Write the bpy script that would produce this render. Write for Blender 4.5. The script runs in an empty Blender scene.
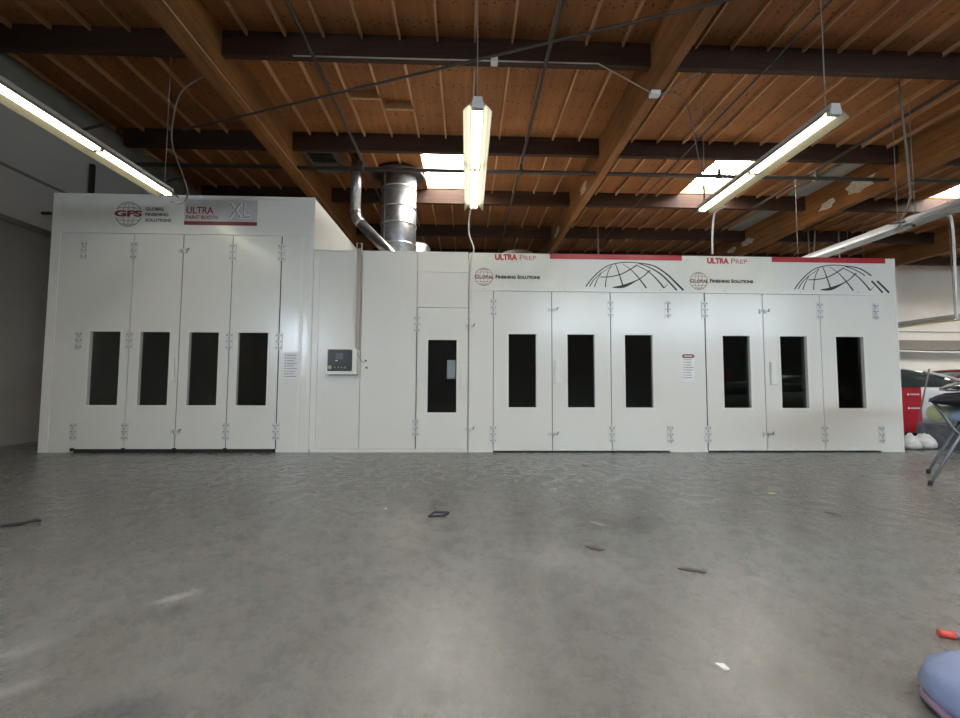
import bpy, bmesh, math, random
from mathutils import Vector, Matrix
random.seed(7)
S = bpy.context.scene
COL = S.collection
PI = math.pi

# ------------------------------------------------------------------ materials
MATS = {}
def mat(name, color, rough=.5, metal=0., var=.08, nscale=6., bump=0., bscale=40., coat=0., emit=None, estr=0., spec=.5, stretch=None, transm=0.):
    m = bpy.data.materials.new(name); m.use_nodes = True
    nt = m.node_tree; N = nt.nodes; L = nt.links
    b = N['Principled BSDF']
    tc = N.new('ShaderNodeTexCoord'); mp = N.new('ShaderNodeMapping')
    L.new(tc.outputs['Object'], mp.inputs['Vector'])
    if stretch: mp.inputs['Scale'].default_value = stretch
    nz = N.new('ShaderNodeTexNoise'); nz.inputs['Scale'].default_value = nscale; nz.inputs['Detail'].default_value = 5
    L.new(mp.outputs[0], nz.inputs['Vector'])
    cr = N.new('ShaderNodeValToRGB')
    c = color
    cr.color_ramp.elements[0].position = .3; cr.color_ramp.elements[1].position = .7
    cr.color_ramp.elements[0].color = (c[0]*(1-var), c[1]*(1-var), c[2]*(1-var), 1)
    cr.color_ramp.elements[1].color = (min(1, c[0]*(1+var)), min(1, c[1]*(1+var)), min(1, c[2]*(1+var)), 1)
    L.new(nz.outputs['Fac'], cr.inputs[0]); L.new(cr.outputs[0], b.inputs['Base Color'])
    b.inputs['Roughness'].default_value = rough; b.inputs['Metallic'].default_value = metal
    b.inputs['Coat Weight'].default_value = coat; b.inputs['Coat Roughness'].default_value = .17
    b.inputs['Specular IOR Level'].default_value = spec
    if transm: b.inputs['Transmission Weight'].default_value = transm
    if bump:
        n2 = N.new('ShaderNodeTexNoise'); n2.inputs['Scale'].default_value = bscale; n2.inputs['Detail'].default_value = 3
        L.new(mp.outputs[0], n2.inputs['Vector'])
        bp = N.new('ShaderNodeBump'); bp.inputs['Strength'].default_value = bump; bp.inputs['Distance'].default_value = .02
        L.new(n2.outputs['Fac'], bp.inputs['Height']); L.new(bp.outputs[0], b.inputs['Normal'])
    if emit:
        b.inputs['Emission Color'].default_value = (*emit, 1); b.inputs['Emission Strength'].default_value = estr
    MATS[name] = m
    return m

mat('booth_white', (.73, .735, .685), rough=.28, var=.015, nscale=1.5, bump=.05, bscale=2.2, spec=.5, coat=.45)
mat('booth_trim', (.75, .755, .71), rough=.3, var=.02)
mat('booth_inner', (.42, .43, .42), rough=.6)
mat('hinge_white', (.66, .67, .65), rough=.35, metal=.2)
mat('steel_screw', (.26, .26, .25), rough=.4, metal=.7)
mat('black_rubber', (.012, .012, .012), rough=.7)
mat('black_print', (.02, .02, .022), rough=.5)
mat('grey_print', (.22, .22, .23), rough=.5)
mat('red_print', (.50, .035, .03), rough=.4)
mat('maroon_print', (.20, .02, .03), rough=.4)
mat('red_strip', (.42, .015, .02), rough=.3)
mat('silver_sign', (.50, .505, .49), rough=.45, metal=.1, var=.15, nscale=1.2)
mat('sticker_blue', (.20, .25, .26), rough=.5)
mat('paper', (.78, .78, .80), rough=.7)
mat('paper_cream', (.73, .735, .66), rough=.5, var=.06, nscale=3)
mat('galvanised', (.42, .43, .44), rough=.42, metal=1., var=.22, nscale=9, bump=.12, bscale=5)
mat('galv_seam', (.68, .69, .70), rough=.28, metal=1.)
mat('iron_pipe', (.05, .038, .032), rough=.55, metal=.3)
mat('conduit_grey', (.33, .30, .27), rough=.45, metal=.5)
mat('tan_conduit', (.42, .36, .31), rough=.5)
mat('cable_white', (.74, .74, .73), rough=.5)
mat('cable_grey', (.20, .17, .15), rough=.6)
mat('fixture_white', (.17, .155, .115), rough=.4, var=.04)
mat('fixture_grey', (.42, .44, .45), rough=.4, metal=.35)
mat('dead_tube', (.55, .56, .56), rough=.2)
mat('panel_black', (.012, .013, .014), rough=.35)
mat('display_grey', (.10, .10, .11), rough=.2)
mat('button_yellow', (.70, .68, .30), rough=.4)
mat('button_grey', (.30, .31, .32), rough=.4)
mat('red_cabinet', (.48, .010, .022), rough=.35, coat=.3)
mat('car_white', (.72, .74, .76), rough=.25, coat=.6, var=.01)
mat('car_silver', (.38, .41, .44), rough=.25, metal=.4, coat=.5, var=.02)
mat('car_red', (.16, .015, .022), rough=.3, coat=.5)
mat('car_black', (.008, .008, .011), rough=.55, spec=.2)
mat('car_glass', (.05, .06, .062), rough=.08)
mat('tyre', (.015, .015, .015), rough=.85)
mat('rim_grey', (.4, .4, .42), rough=.3, metal=.8)
mat('stand_grey', (.17, .19, .22), rough=.4, metal=.5)
mat('blue_wrap', (.36, .46, .62), rough=.55, bump=.5, bscale=14)
mat('yellow_wrap', (.52, .56, .32), rough=.6, bump=.5, bscale=18)
mat('pale_blue_plastic', (.20, .25, .42), rough=.42, var=.10, nscale=7, bump=.5, bscale=9)
mat('mauve_plastic', (.20, .13, .20), rough=.45)
mat('marker_body', (.26, .25, .36), rough=.35)
mat('marker_red', (.62, .08, .06), rough=.4)
mat('bag_white', (.62, .63, .60), rough=.6, var=.15, nscale=12, bump=.8, bscale=20)
mat('crate_grey', (.12, .13, .16), rough=.6, var=.35, nscale=8)
mat('scrap_black', (.012, .010, .012), rough=.6)
mat('scrap_brown', (.05, .038, .03), rough=.7)
mat('scrap_yellow', (.55, .50, .25), rough=.6)
mat('scrap_grey', (.33, .33, .32), rough=.6)
mat('scrap_white', (.75, .75, .72), rough=.6)
mat('broom_wood', (.16, .13, .12), rough=.6)
mat('foil_grey', (.33, .33, .31), rough=.5, metal=.3, var=.25, nscale=3, stretch=(1, .2, 1))
mat('vent_green', (.02, .03, .025), rough=.6)
mat('vent_frame', (.16, .14, .12), rough=.6)
mat('torn_white', (.52, .48, .40), rough=.8, var=.25, nscale=20)
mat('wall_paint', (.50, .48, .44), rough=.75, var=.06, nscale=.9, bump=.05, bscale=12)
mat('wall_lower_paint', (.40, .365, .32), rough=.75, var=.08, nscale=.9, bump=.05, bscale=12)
mat('wall_right_paint', (.74, .73, .68), rough=.75, var=.05, nscale=.9)
mat('wall_rear_paint', (.17, .16, .15), rough=.8, var=.2, nscale=.8)
mat('duct_wrap', (.30, .32, .29), rough=.6, var=.12, nscale=3)
mat('ledge_metal', (.20, .18, .16), rough=.6)
mat('tube_light', (.9, .9, .85), emit=(1., .95, .72), estr=10.)
mat('skylight_lens', (.9, .9, .9), emit=(1., .99, .95), estr=28.)
mat('window_daylight', (.8, .85, .9), emit=(.70, .86, 1.), estr=22.)
mat('door_daylight', (.8, .85, .9), emit=(.72, .85, 1.), estr=60.)

def wood(name, ca, cb, rough=.7, nails=False, along_y=True, scale=1.):
    m = bpy.data.materials.new(name); m.use_nodes = True
    N = m.node_tree.nodes; L = m.node_tree.links; b = N['Principled BSDF']
    tc = N.new('ShaderNodeTexCoord'); mp = N.new('ShaderNodeMapping')
    L.new(tc.outputs['Object'], mp.inputs['Vector'])
    mp.inputs['Scale'].default_value = (6*scale, .45*scale, 6*scale) if along_y else (.45*scale, 6*scale, 6*scale)
    nz = N.new('ShaderNodeTexNoise'); nz.inputs['Scale'].default_value = 2.2; nz.inputs['Detail'].default_value = 8; nz.inputs['Roughness'].default_value = .65
    L.new(mp.outputs[0], nz.inputs['Vector'])
    cr = N.new('ShaderNodeValToRGB'); cr.color_ramp.elements[0].position = .32; cr.color_ramp.elements[1].position = .68
    cr.color_ramp.elements[0].color = (*ca, 1); cr.color_ramp.elements[1].color = (*cb, 1)
    L.new(nz.outputs['Fac'], cr.inputs[0])
    out = cr.outputs[0]
    big = N.new('ShaderNodeTexNoise'); big.inputs['Scale'].default_value = .7; big.inputs['Detail'].default_value = 3
    L.new(tc.outputs['Object'], big.inputs['Vector'])
    mr = N.new('ShaderNodeMapRange'); mr.inputs[1].default_value = .3; mr.inputs[2].default_value = .7
    mr.inputs[3].default_value = .72; mr.inputs[4].default_value = 1.2
    L.new(big.outputs['Fac'], mr.inputs[0])
    mx = N.new('ShaderNodeMix'); mx.data_type = 'RGBA'; mx.blend_type = 'MULTIPLY'; mx.inputs[0].default_value = 1
    L.new(out, mx.inputs[6]); L.new(mr.outputs[0], mx.inputs[7]); out = mx.outputs[2]
    if nails:   # dark nail and knot specks in rows across each plywood sheet
        sp = N.new('ShaderNodeMapping'); sp.inputs['Scale'].default_value = (1, 1, 0)
        L.new(tc.outputs['Object'], sp.inputs['Vector'])
        vo = N.new('ShaderNodeTexVoronoi'); vo.inputs['Scale'].default_value = 9; vo.voronoi_dimensions = '2D'
        L.new(sp.outputs[0], vo.inputs['Vector'])
        a = N.new('ShaderNodeMapRange'); a.inputs[1].default_value = .08; a.inputs[2].default_value = .2; a.inputs[3].default_value = 1; a.inputs[4].default_value = 0
        L.new(vo.outputs['Distance'], a.inputs[0])
        sx = N.new('ShaderNodeSeparateXYZ'); L.new(tc.outputs['Object'], sx.inputs[0])
        w = N.new('ShaderNodeMath'); w.operation = 'MULTIPLY'; w.inputs[1].default_value = 1/.41; L.new(sx.outputs[1], w.inputs[0])
        fr = N.new('ShaderNodeMath'); fr.operation = 'PINGPONG'; fr.inputs[1].default_value = .5; L.new(w.outputs[0], fr.inputs[0])
        g = N.new('ShaderNodeMath'); g.operation = 'LESS_THAN'; g.inputs[1].default_value = .17; L.new(fr.outputs[0], g.inputs[0])
        mu = N.new('ShaderNodeMath'); mu.operation = 'MULTIPLY'; L.new(a.outputs[0], mu.inputs[0]); L.new(g.outputs[0], mu.inputs[1])
        m2 = N.new('ShaderNodeMath'); m2.operation = 'MULTIPLY'; m2.inputs[1].default_value = .75; L.new(mu.outputs[0], m2.inputs[0])
        mk = N.new('ShaderNodeMix'); mk.data_type = 'RGBA'; L.new(m2.outputs[0], mk.inputs[0]); L.new(out, mk.inputs[6]); mk.inputs[7].default_value = (.035, .012, .006, 1)
        out = mk.outputs[2]
    L.new(out, b.inputs['Base Color']); b.inputs['Roughness'].default_value = rough
    b.inputs['Specular IOR Level'].default_value = .25
    MATS[name] = m
wood('plywood', (.225, .088, .030), (.30, .124, .045), nails=True)
wood('joist_wood', (.38, .20, .09), (.56, .32, .16))
wood('beam_dark', (.036, .017, .010), (.062, .032, .021), along_y=False)
wood('beam_amber', (.17, .070, .022), (.30, .135, .045))

def pane_mat():
    m = bpy.data.materials.new('tinted_pane'); m.use_nodes = True
    N = m.node_tree.nodes; L = m.node_tree.links
    for n in list(N): N.remove(n)
    o = N.new('ShaderNodeOutputMaterial'); gl = N.new('ShaderNodeBsdfGlossy'); gl.inputs['Roughness'].default_value = .03
    tr = N.new('ShaderNodeBsdfTransparent'); tr.inputs[0].default_value = (.55, .60, .58, 1)
    fr = N.new('ShaderNodeFresnel'); fr.inputs[0].default_value = 1.5
    nz = N.new('ShaderNodeTexNoise'); nz.inputs['Scale'].default_value = 3
    ad = N.new('ShaderNodeMath'); ad.operation = 'MULTIPLY_ADD'; ad.inputs[1].default_value = .01; L.new(nz.outputs[0], ad.inputs[0]); L.new(fr.outputs[0], ad.inputs[2])
    mx = N.new('ShaderNodeMixShader'); L.new(ad.outputs[0], mx.inputs[0]); L.new(tr.outputs[0], mx.inputs[1]); L.new(gl.outputs[0], mx.inputs[2])
    L.new(mx.outputs[0], o.inputs[0]); MATS['tinted_pane'] = m
pane_mat()

def floor_mat():
    m = bpy.data.materials.new('polished_concrete'); m.use_nodes = True
    N = m.node_tree.nodes; L = m.node_tree.links; b = N['Principled BSDF']
    tc = N.new('ShaderNodeTexCoord')
    def noise(sc, det=6, ro=.6, stretch=None, rot=0, dist=0):
        mp = N.new('ShaderNodeMapping'); L.new(tc.outputs['Object'], mp.inputs['Vector'])
        if stretch: mp.inputs['Scale'].default_value = stretch
        mp.inputs['Rotation'].default_value[2] = rot
        n = N.new('ShaderNodeTexNoise'); n.inputs['Scale'].default_value = sc; n.inputs['Detail'].default_value = det
        n.inputs['Roughness'].default_value = ro; n.inputs['Distortion'].default_value = dist
        L.new(mp.outputs[0], n.inputs['Vector']); return n.outputs['Fac']
    def rng(s, a, b_, c, d):
        r = N.new('ShaderNodeMapRange'); r.inputs[1].default_value = a; r.inputs[2].default_value = b_
        r.inputs[3].default_value = c; r.inputs[4].default_value = d; L.new(s, r.inputs[0]); return r.outputs[0]
    def mix(f, a, b_, blend='MIX'):
        x = N.new('ShaderNodeMix'); x.data_type = 'RGBA'; x.blend_type = blend
        if isinstance(f, float): x.inputs[0].default_value = f
        else: L.new(f, x.inputs[0])
        for s, i in ((a, 6), (b_, 7)):
            if isinstance(s, tuple): x.inputs[i].default_value = (*s, 1)
            else: L.new(s, x.inputs[i])
        return x.outputs[2]
    base = mix(rng(noise(.38, 5), .35, .65, 0, 1), (.134, .130, .115), (.174, .175, .165))
    base = mix(rng(noise(1.1, 12, .78, dist=.4), .36, .72, 0, .65), base, (.112, .112, .104))
    base = mix(rng(noise(2.6, 12, .8, (1.3, .7, 1), .5, .3), .45, .85, 0, .55), base, (.235, .235, .22))
    base = mix(rng(noise(11, 12, .85), .40, .85, 0, .40), base, (.255, .255, .24))
    base = mix(rng(noise(1.5, 12, .8, (1.8, .45, 1), .9, .3), .48, .85, 0, .75), base, (.080, .074, .062))
    base = mix(rng(noise(2.6, 12, .8, (2.4, .35, 1), -.8, .2), .50, .85, 0, .55), base, (.26, .26, .25))
    base = mix(rng(noise(1.1, 3, .5), .55, .72, 0, .25), base, (.13, .16, .15))
    base = mix(rng(noise(60, 8, .8), .45, .80, 0, .30), base, (.085, .085, .078))
    geo = N.new('ShaderNodeNewGeometry')
    nzd = N.new('ShaderNodeTexNoise'); nzd.inputs['Scale'].default_value = 5; nzd.inputs['Detail'].default_value = 5
    L.new(tc.outputs['Object'], nzd.inputs['Vector'])
    def spot(x, y, rx, ry, rot, col, amt, wob=.7):
        nonlocal base
        v = N.new('ShaderNodeVectorMath'); v.operation = 'SUBTRACT'; v.inputs[1].default_value = (x, y, 0); L.new(geo.outputs['Position'], v.inputs[0])
        r = N.new('ShaderNodeVectorRotate'); r.rotation_type = 'Z_AXIS'; r.inputs['Angle'].default_value = -rot; L.new(v.outputs[0], r.inputs['Vector'])
        s = N.new('ShaderNodeVectorMath'); s.operation = 'MULTIPLY'; s.inputs[1].default_value = (1/rx, 1/ry, 0); L.new(r.outputs[0], s.inputs[0])
        l = N.new('ShaderNodeVectorMath'); l.operation = 'LENGTH'; L.new(s.outputs[0], l.inputs[0])
        a = N.new('ShaderNodeMath'); a.operation = 'MULTIPLY_ADD'; a.inputs[1].default_value = wob*2; L.new(nzd.outputs[0], a.inputs[0]); L.new(l.outputs['Value'], a.inputs[2])
        base = mix(rng(a.outputs[0], wob+.35, wob+1.15, amt, 0), base, col)
    spot(-1.18, 1.50, .22, .07, .1, (.07, .07, .08), .75)
    spot(1.30, 3.35, .40, .25, .3, (.075, .07, .062), .85)
    spot(.95, 3.6, .5, .2, .0, (.12, .11, .09), .7)
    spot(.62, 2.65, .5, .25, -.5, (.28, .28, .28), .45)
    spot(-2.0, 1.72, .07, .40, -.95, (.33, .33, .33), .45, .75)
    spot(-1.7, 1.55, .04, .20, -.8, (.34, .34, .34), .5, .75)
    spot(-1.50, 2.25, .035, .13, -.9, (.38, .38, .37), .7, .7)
    spot(-1.42, 2.12, .06, .13, -.8, (.08, .08, .07), .7)
    spot(-1.65, 1.95, .05, .22, -.7, (.11, .10, .085), .7)
    spot(-1.05, 2.05, .05, .18, -.9, (.11, .10, .09), .75)
    spot(-.60, 2.25, .04, .12, -.9, (.10, .095, .085), .8)
    spot(-.47, 2.15, .035, .07, -.7, (.09, .085, .08), .8)
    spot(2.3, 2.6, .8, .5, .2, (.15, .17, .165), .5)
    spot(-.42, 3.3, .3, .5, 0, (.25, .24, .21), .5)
    spot(3.9, 5.2, 1.2, .2, -.15, (.12, .115, .105), .6)
    spot(5.4, 3.9, .9, .12, -.5, (.12, .115, .105), .7)
    spot(-3.6, 3.33, .35, .07, .1, (.10, .09, .075), .6)
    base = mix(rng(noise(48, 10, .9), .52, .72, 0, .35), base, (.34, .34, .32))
    base = mix(1., base, (.84, .84, .84), 'MULTIPLY')
    L.new(base, b.inputs['Base Color'])
    L.new(rng(noise(6, 12, .9), .35, .65, .17, .40), b.inputs['Roughness'])
    b.inputs['Specular IOR Level'].default_value = .55
    bp = N.new('ShaderNodeBump'); bp.inputs['Strength'].default_value = .15; bp.inputs['Distance'].default_value = .01
    L.new(noise(14, 12, .85), bp.inputs['Height']); L.new(bp.outputs[0], b.inputs['Normal'])
    MATS['polished_concrete'] = m
floor_mat()

# ------------------------------------------------------------------ mesh builder
class MB:
    def __init__(s): s.bm = bmesh.new()
    def box(s, x0, x1, y0, y1, z0, z1):
        v = [s.bm.verts.new((x, y, z)) for x in (x0, x1) for y in (y0, y1) for z in (z0, z1)]
        for f in ((0, 1, 3, 2), (4, 6, 7, 5), (0, 4, 5, 1), (2, 3, 7, 6), (0, 2, 6, 4), (1, 5, 7, 3)):
            s.bm.faces.new([v[i] for i in f])
        return s
    def tube(s, pts, r, n=8, cap=True, r2=None):
        pts = [Vector(p) for p in pts]; rings = []
        up = None
        for i, p in enumerate(pts):
            d = (pts[min(i+1, len(pts)-1)] - pts[max(i-1, 0)]).normalized()
            if up is None:
                up = Vector((0, 0, 1)) if abs(d.z) < .9 else Vector((1, 0, 0))
            a = d.cross(up).normalized(); b = a.cross(d).normalized(); up = b
            rr = r if r2 is None else r+(r2-r)*i/(len(pts)-1)
            rings.append([s.bm.verts.new(p + a*rr*math.cos(2*PI*k/n) + b*rr*math.sin(2*PI*k/n)) for k in range(n)])
        for A, B in zip(rings, rings[1:]):
            for k in range(n): f = s.bm.faces.new((A[k], A[(k+1) % n], B[(k+1) % n], B[k])); f.smooth = n > 6
        if cap: s.bm.faces.new(rings[0][::-1]); s.bm.faces.new(rings[-1])
        return s
    def lathe(s, prof, c, n=24, axis='z'):
        rings = []
        for r, h in prof:
            ring = []
            for k in range(n):
                a = 2*PI*k/n; u, v = r*math.cos(a), r*math.sin(a)
                p = (u, v, h) if axis == 'z' else ((h, u, v) if axis == 'x' else (u, h, v))
                ring.append(s.bm.verts.new((c[0]+p[0], c[1]+p[1], c[2]+p[2])))
            rings.append(ring)
        for A, B in zip(rings, rings[1:]):
            for k in range(n): f = s.bm.faces.new((A[k], A[(k+1) % n], B[(k+1) % n], B[k])); f.smooth = True
        s.bm.faces.new(rings[0][::-1]); s.bm.faces.new(rings[-1])
        return s
    def prism(s, poly, axis, a0, a1):   # extrude a 2-D polygon along an axis
        def P(u, v, a): return (u, a, v) if axis == 'y' else ((a, u, v) if axis == 'x' else (u, v, a))
        A = [s.bm.verts.new(P(u, v, a0)) for u, v in poly]; B = [s.bm.verts.new(P(u, v, a1)) for u, v in poly]
        n = len(poly)
        for k in range(n): s.bm.faces.new((A[k], A[(k+1) % n], B[(k+1) % n], B[k]))
        s.bm.faces.new(A[::-1]); s.bm.faces.new(B)
        return s
    def loft(s, secs, smooth=True):
        R = [[s.bm.verts.new(p) for p in sec] for sec in secs]
        n = len(R[0])
        for A, B in zip(R, R[1:]):
            for k in range(n): f = s.bm.faces.new((A[k], A[(k+1) % n], B[(k+1) % n], B[k])); f.smooth = smooth
        s.bm.faces.new(R[0][::-1]); s.bm.faces.new(R[-1])
        return s
    def ribbon(s, pts, w, y, th=.002, w2=None):   # flat decal stroke lying on a wall facing -Y; pts are (x, z)
        pts = [Vector(p) for p in smoothed(pts)]
        L_, R_ = [], []
        for i, p in enumerate(pts):
            d = (pts[min(i+1, len(pts)-1)] - pts[max(i-1, 0)]).normalized(); nrm = Vector((-d.y, d.x))
            t = i/(len(pts)-1)
            ww = w if w2 is None else (w2(t) if callable(w2) else w+(w2-w)*t)
            L_.append(p+nrm*ww/2); R_.append(p-nrm*ww/2)
        for yy in (y-th, y):
            pass
        A = [[s.bm.verts.new((q.x, yy, q.y)) for q in side] for side in (L_, R_) for yy in (y-th, y)]
        for i in range(len(pts)-1):
            s.bm.faces.new((A[0][i], A[0][i+1], A[2][i+1], A[2][i]))
            s.bm.faces.new((A[0][i], A[1][i], A[1][i+1], A[0][i+1])); s.bm.faces.new((A[2][i], A[2][i+1], A[3][i+1], A[3][i]))
        return s
    def build(s, name, m, parent=None, bevel=0., loc=None, fix=True):
        if fix: bmesh.ops.recalc_face_normals(s.bm, faces=s.bm.faces)
        if bevel: bmesh.ops.bevel(s.bm, geom=[e for e in s.bm.edges], offset=bevel, segments=1, affect='EDGES')
        vs = s.bm.verts
        if loc is None:
            xs = [v.co.x for v in vs]; ys = [v.co.y for v in vs]; zs = [v.co.z for v in vs]
            loc = ((min(xs)+max(xs))/2, (min(ys)+max(ys))/2, min(zs))
        loc = Vector(loc)
        for v in vs: v.co -= loc
        me = bpy.data.meshes.new(name); s.bm.to_mesh(me); s.bm.free()
        me.materials.append(MATS[m])
        o = bpy.data.objects.new(name, me); COL.objects.link(o)
        WL[o.name] = loc
        if parent: o.parent = parent; o.location = loc - WL[parent.name]
        else: o.location = loc
        return o
WL = {}
def smoothed(pts, n=6):
    if len(pts) < 3: return pts
    P = [pts[0]] + list(pts) + [pts[-1]]; out = []
    for i in range(1, len(P)-2):
        for k in range(n):
            t = k/n; q = []
            for c in range(len(pts[0])):
                a, b, d, e = P[i-1][c], P[i][c], P[i+1][c], P[i+2][c]
                q.append(.5*((2*b)+(-a+d)*t+(2*a-5*b+4*d-e)*t*t+(-a+3*b-3*d+e)*t**3))
            out.append(tuple(q))
    out.append(tuple(pts[-1])); return out
def tag(o, label=None, cat=None, group=None, kind=None):
    if label: o['label'] = label
    if cat: o['category'] = cat
    if group: o['group'] = group
    if kind: o['kind'] = kind
    return o
def empty(name, loc, label, cat, group=None):
    o = bpy.data.objects.new(name, None); COL.objects.link(o); o.location = loc; o.empty_display_size = .2
    WL[o.name] = Vector(loc)
    return tag(o, label, cat, group)
def tree(o, parent=None):
    c = o.copy(); COL.objects.link(c)
    if parent: c.parent = parent
    for ch in [x for x in COL.objects if x.parent == o]: tree(ch, c)
    return c
def struct(o): o['kind'] = 'structure'; return o
def text(name, body, h, x, z, y, m, parent, width=None, bold=0., caps=None, align='LEFT', outline=False, label=None):
    """raised lettering on a wall facing the room (-Y): x,z = lower left corner, h = cap height, width = total width"""
    cu = bpy.data.curves.new(name, 'FONT'); cu.body = body; cu.size = 1; cu.extrude = 0.002; cu.offset = bold
    if caps is not None:
        cu.small_caps_scale = caps
        for i, ch in enumerate(body):
            if ch.islower(): cu.body_format[i].use_small_caps = True
    tmp = bpy.data.objects.new(name, cu); COL.objects.link(tmp)
    bpy.context.view_layer.update()
    me = bpy.data.meshes.new_from_object(tmp.evaluated_get(bpy.context.evaluated_depsgraph_get()))
    bpy.data.objects.remove(tmp)
    xs = [v.co.x for v in me.vertices]; ys = [v.co.y for v in me.vertices]
    x0, x1, y0, y1 = min(xs), max(xs), min(ys), max(ys)
    sy = h/(y1-y0); sx = width/(x1-x0) if width else sy
    for v in me.vertices:
        a, b, c = v.co; v.co = ((a-x0)*sx, -(c+.002)*.6, (b-y0)*sy)
    me.materials.clear(); me.materials.append(MATS[m])
    o = bpy.data.objects.new(name, me); COL.objects.link(o); WL[o.name] = Vector((x, y, z))
    o.parent = parent; o.location = Vector((x, y, z)) - WL[parent.name]
    if label: o['label'] = label
    return o

# ------------------------------------------------------------------ the building
XL, XR, YB, YF = -7.6, 23., -9., 17.
DECK = 6.32; PB = 5.95
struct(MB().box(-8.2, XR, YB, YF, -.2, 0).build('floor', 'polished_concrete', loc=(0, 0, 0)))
# left wall: upper part stands proud of the lower part
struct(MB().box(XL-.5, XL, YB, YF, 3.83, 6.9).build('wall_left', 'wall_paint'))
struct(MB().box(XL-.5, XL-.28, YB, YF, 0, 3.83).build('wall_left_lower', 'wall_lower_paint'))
t = struct(MB().box(XL-.0, XL+.03, YB, YF, 4.62, 4.66).build('trim_1', 'ledge_metal'))
wy0, wy1, wz0, wz1 = -7.2, -4.9, 2.7, 3.7
struct(MB().box(XL-.5, XR, YF, YF+.2, 0, 6.9).build('wall_back', 'wall_right_paint'))
struct(MB().box(XR, XR+.2, YB, YF, 0, 6.9).build('wall_right', 'wall_right_paint'))
# rear wall (behind the camera) with a row of high windows
wins = [(4.0, 6.4), (7.6, 10.0), (11.2, 13.6), (14.8, 17.2)]
rw = MB().box(XL-.5, XR, YB-.2, YB, 0, 3.9).box(XL-.5, XR, YB-.2, YB, 5.5, 6.9)
xa = XL-.5
for a, b in wins: rw.box(xa, a, YB-.2, YB, 3.9, 5.5); xa = b
rw.box(xa, XR, YB-.2, YB, 3.9, 5.5)
struct(rw.build('wall_rear', 'wall_rear_paint'))
for i, (a, b) in enumerate(wins):
    w = struct(MB().box(a, b, YB-.14, YB-.10, 3.9, 5.5).build('window_%d' % (i+1), 'window_daylight'))
    f = MB()
    for k in range(4): u = a+(b-a)*k/3; f.box(u-.03, u+.03, YB-.10, YB-.04, 3.9, 5.5)
    for z in (3.93, 4.7, 5.47): f.box(a, b, YB-.10, YB-.04, z-.03, z+.03)
    f.build('window_frame', 'fixture_grey', w)
# side window in the left wall, behind the camera
w = struct(MB().box(XL-.275, XL-.24, wy0, wy1, 2.3, 3.7).build('window_8', 'door_daylight'))
f = MB()
for k in range(3): u = wy0+(wy1-wy0)*k/2; f.box(XL-.24, XL-.18, u-.03, u+.03, 2.3, 3.7)
f.build('window_frame', 'fixture_grey', w)

# roof deck with skylight openings
purl = [5.95+2.48*k for k in range(-6, 5)]
SKY = []
for (x0, x1) in ((-1.10, .12), (5.80, 7.02), (12.85, 14.15)):
    SKY.append((x0, x1, 8.62, 10.95))
for (x0, x1) in ((17.6, 19.2), (20.6, 22.2)):  # unseen skylights, added to brighten the far right wall
    SKY.append((x0, x1, 11.15, 13.3))
for (x0, x1) in ((-2.6, -1.1), (3.4, 4.9), (9.9, 11.4)):  # unseen skylights behind the viewer, added to keep up the overall light
    SKY.append((x0, x1, -1.3, .8)); SKY.append((x0, x1, -6.3, -4.2))
dk = MB()
ys = sorted({YB, YF} | {s[2] for s in SKY} | {s[3] for s in SKY})
for ya, yb in zip(ys, ys[1:]):
    hs = sorted((s[0], s[1]) for s in SKY if s[2] <= ya and s[3] >= yb)
    xa = XL-.5
    for a, b in hs: dk.box(xa, a, ya, yb, DECK, DECK+.05); xa = b
    dk.box(xa, XR, ya, yb, DECK, DECK+.05)
struct(dk.build('ceiling', 'plywood', loc=(0, 0, DECK)))
sl = ['middle skylight glowing over the round ductwork between the roof beams',
      'skylight glowing above the lit lamp over the right booth doors',
      'far right skylight half cut off by the picture edge',
      ]
for i, (x0, x1, y0, y1) in enumerate(SKY):
    s = empty('skylight', ((x0+x1)/2, (y0+y1)/2, DECK), sl[i] if i < 3 else ('white skylight in the roof behind the viewer, out of the picture' if y0 < 5 else 'white skylight in the roof beyond the right picture edge'), 'skylight', 'skylights in the roof deck')
    MB().box(x0, x1, y0, y1, DECK+.30, DECK+.33).build('skylight_lens', 'skylight_lens', s)
    c = MB()
    for q in ((x0-.04, x0, y0, y1), (x1, x1+.04, y0, y1), (x0-.04, x1+.04, y0-.04, y0), (x0-.04, x1+.04, y1, y1+.04)):
        c.box(q[0], q[1], q[2], q[3], DECK+.001, DECK+.34)
    c.build('curb', 'joist_wood', s)
    if i < 3:
        MB().box(x0, x1, (y0+y1)/2-.012, (y0+y1)/2+.012, DECK+.26, DECK+.30).build('glazing_bar', 'joist_wood', s)

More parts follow.
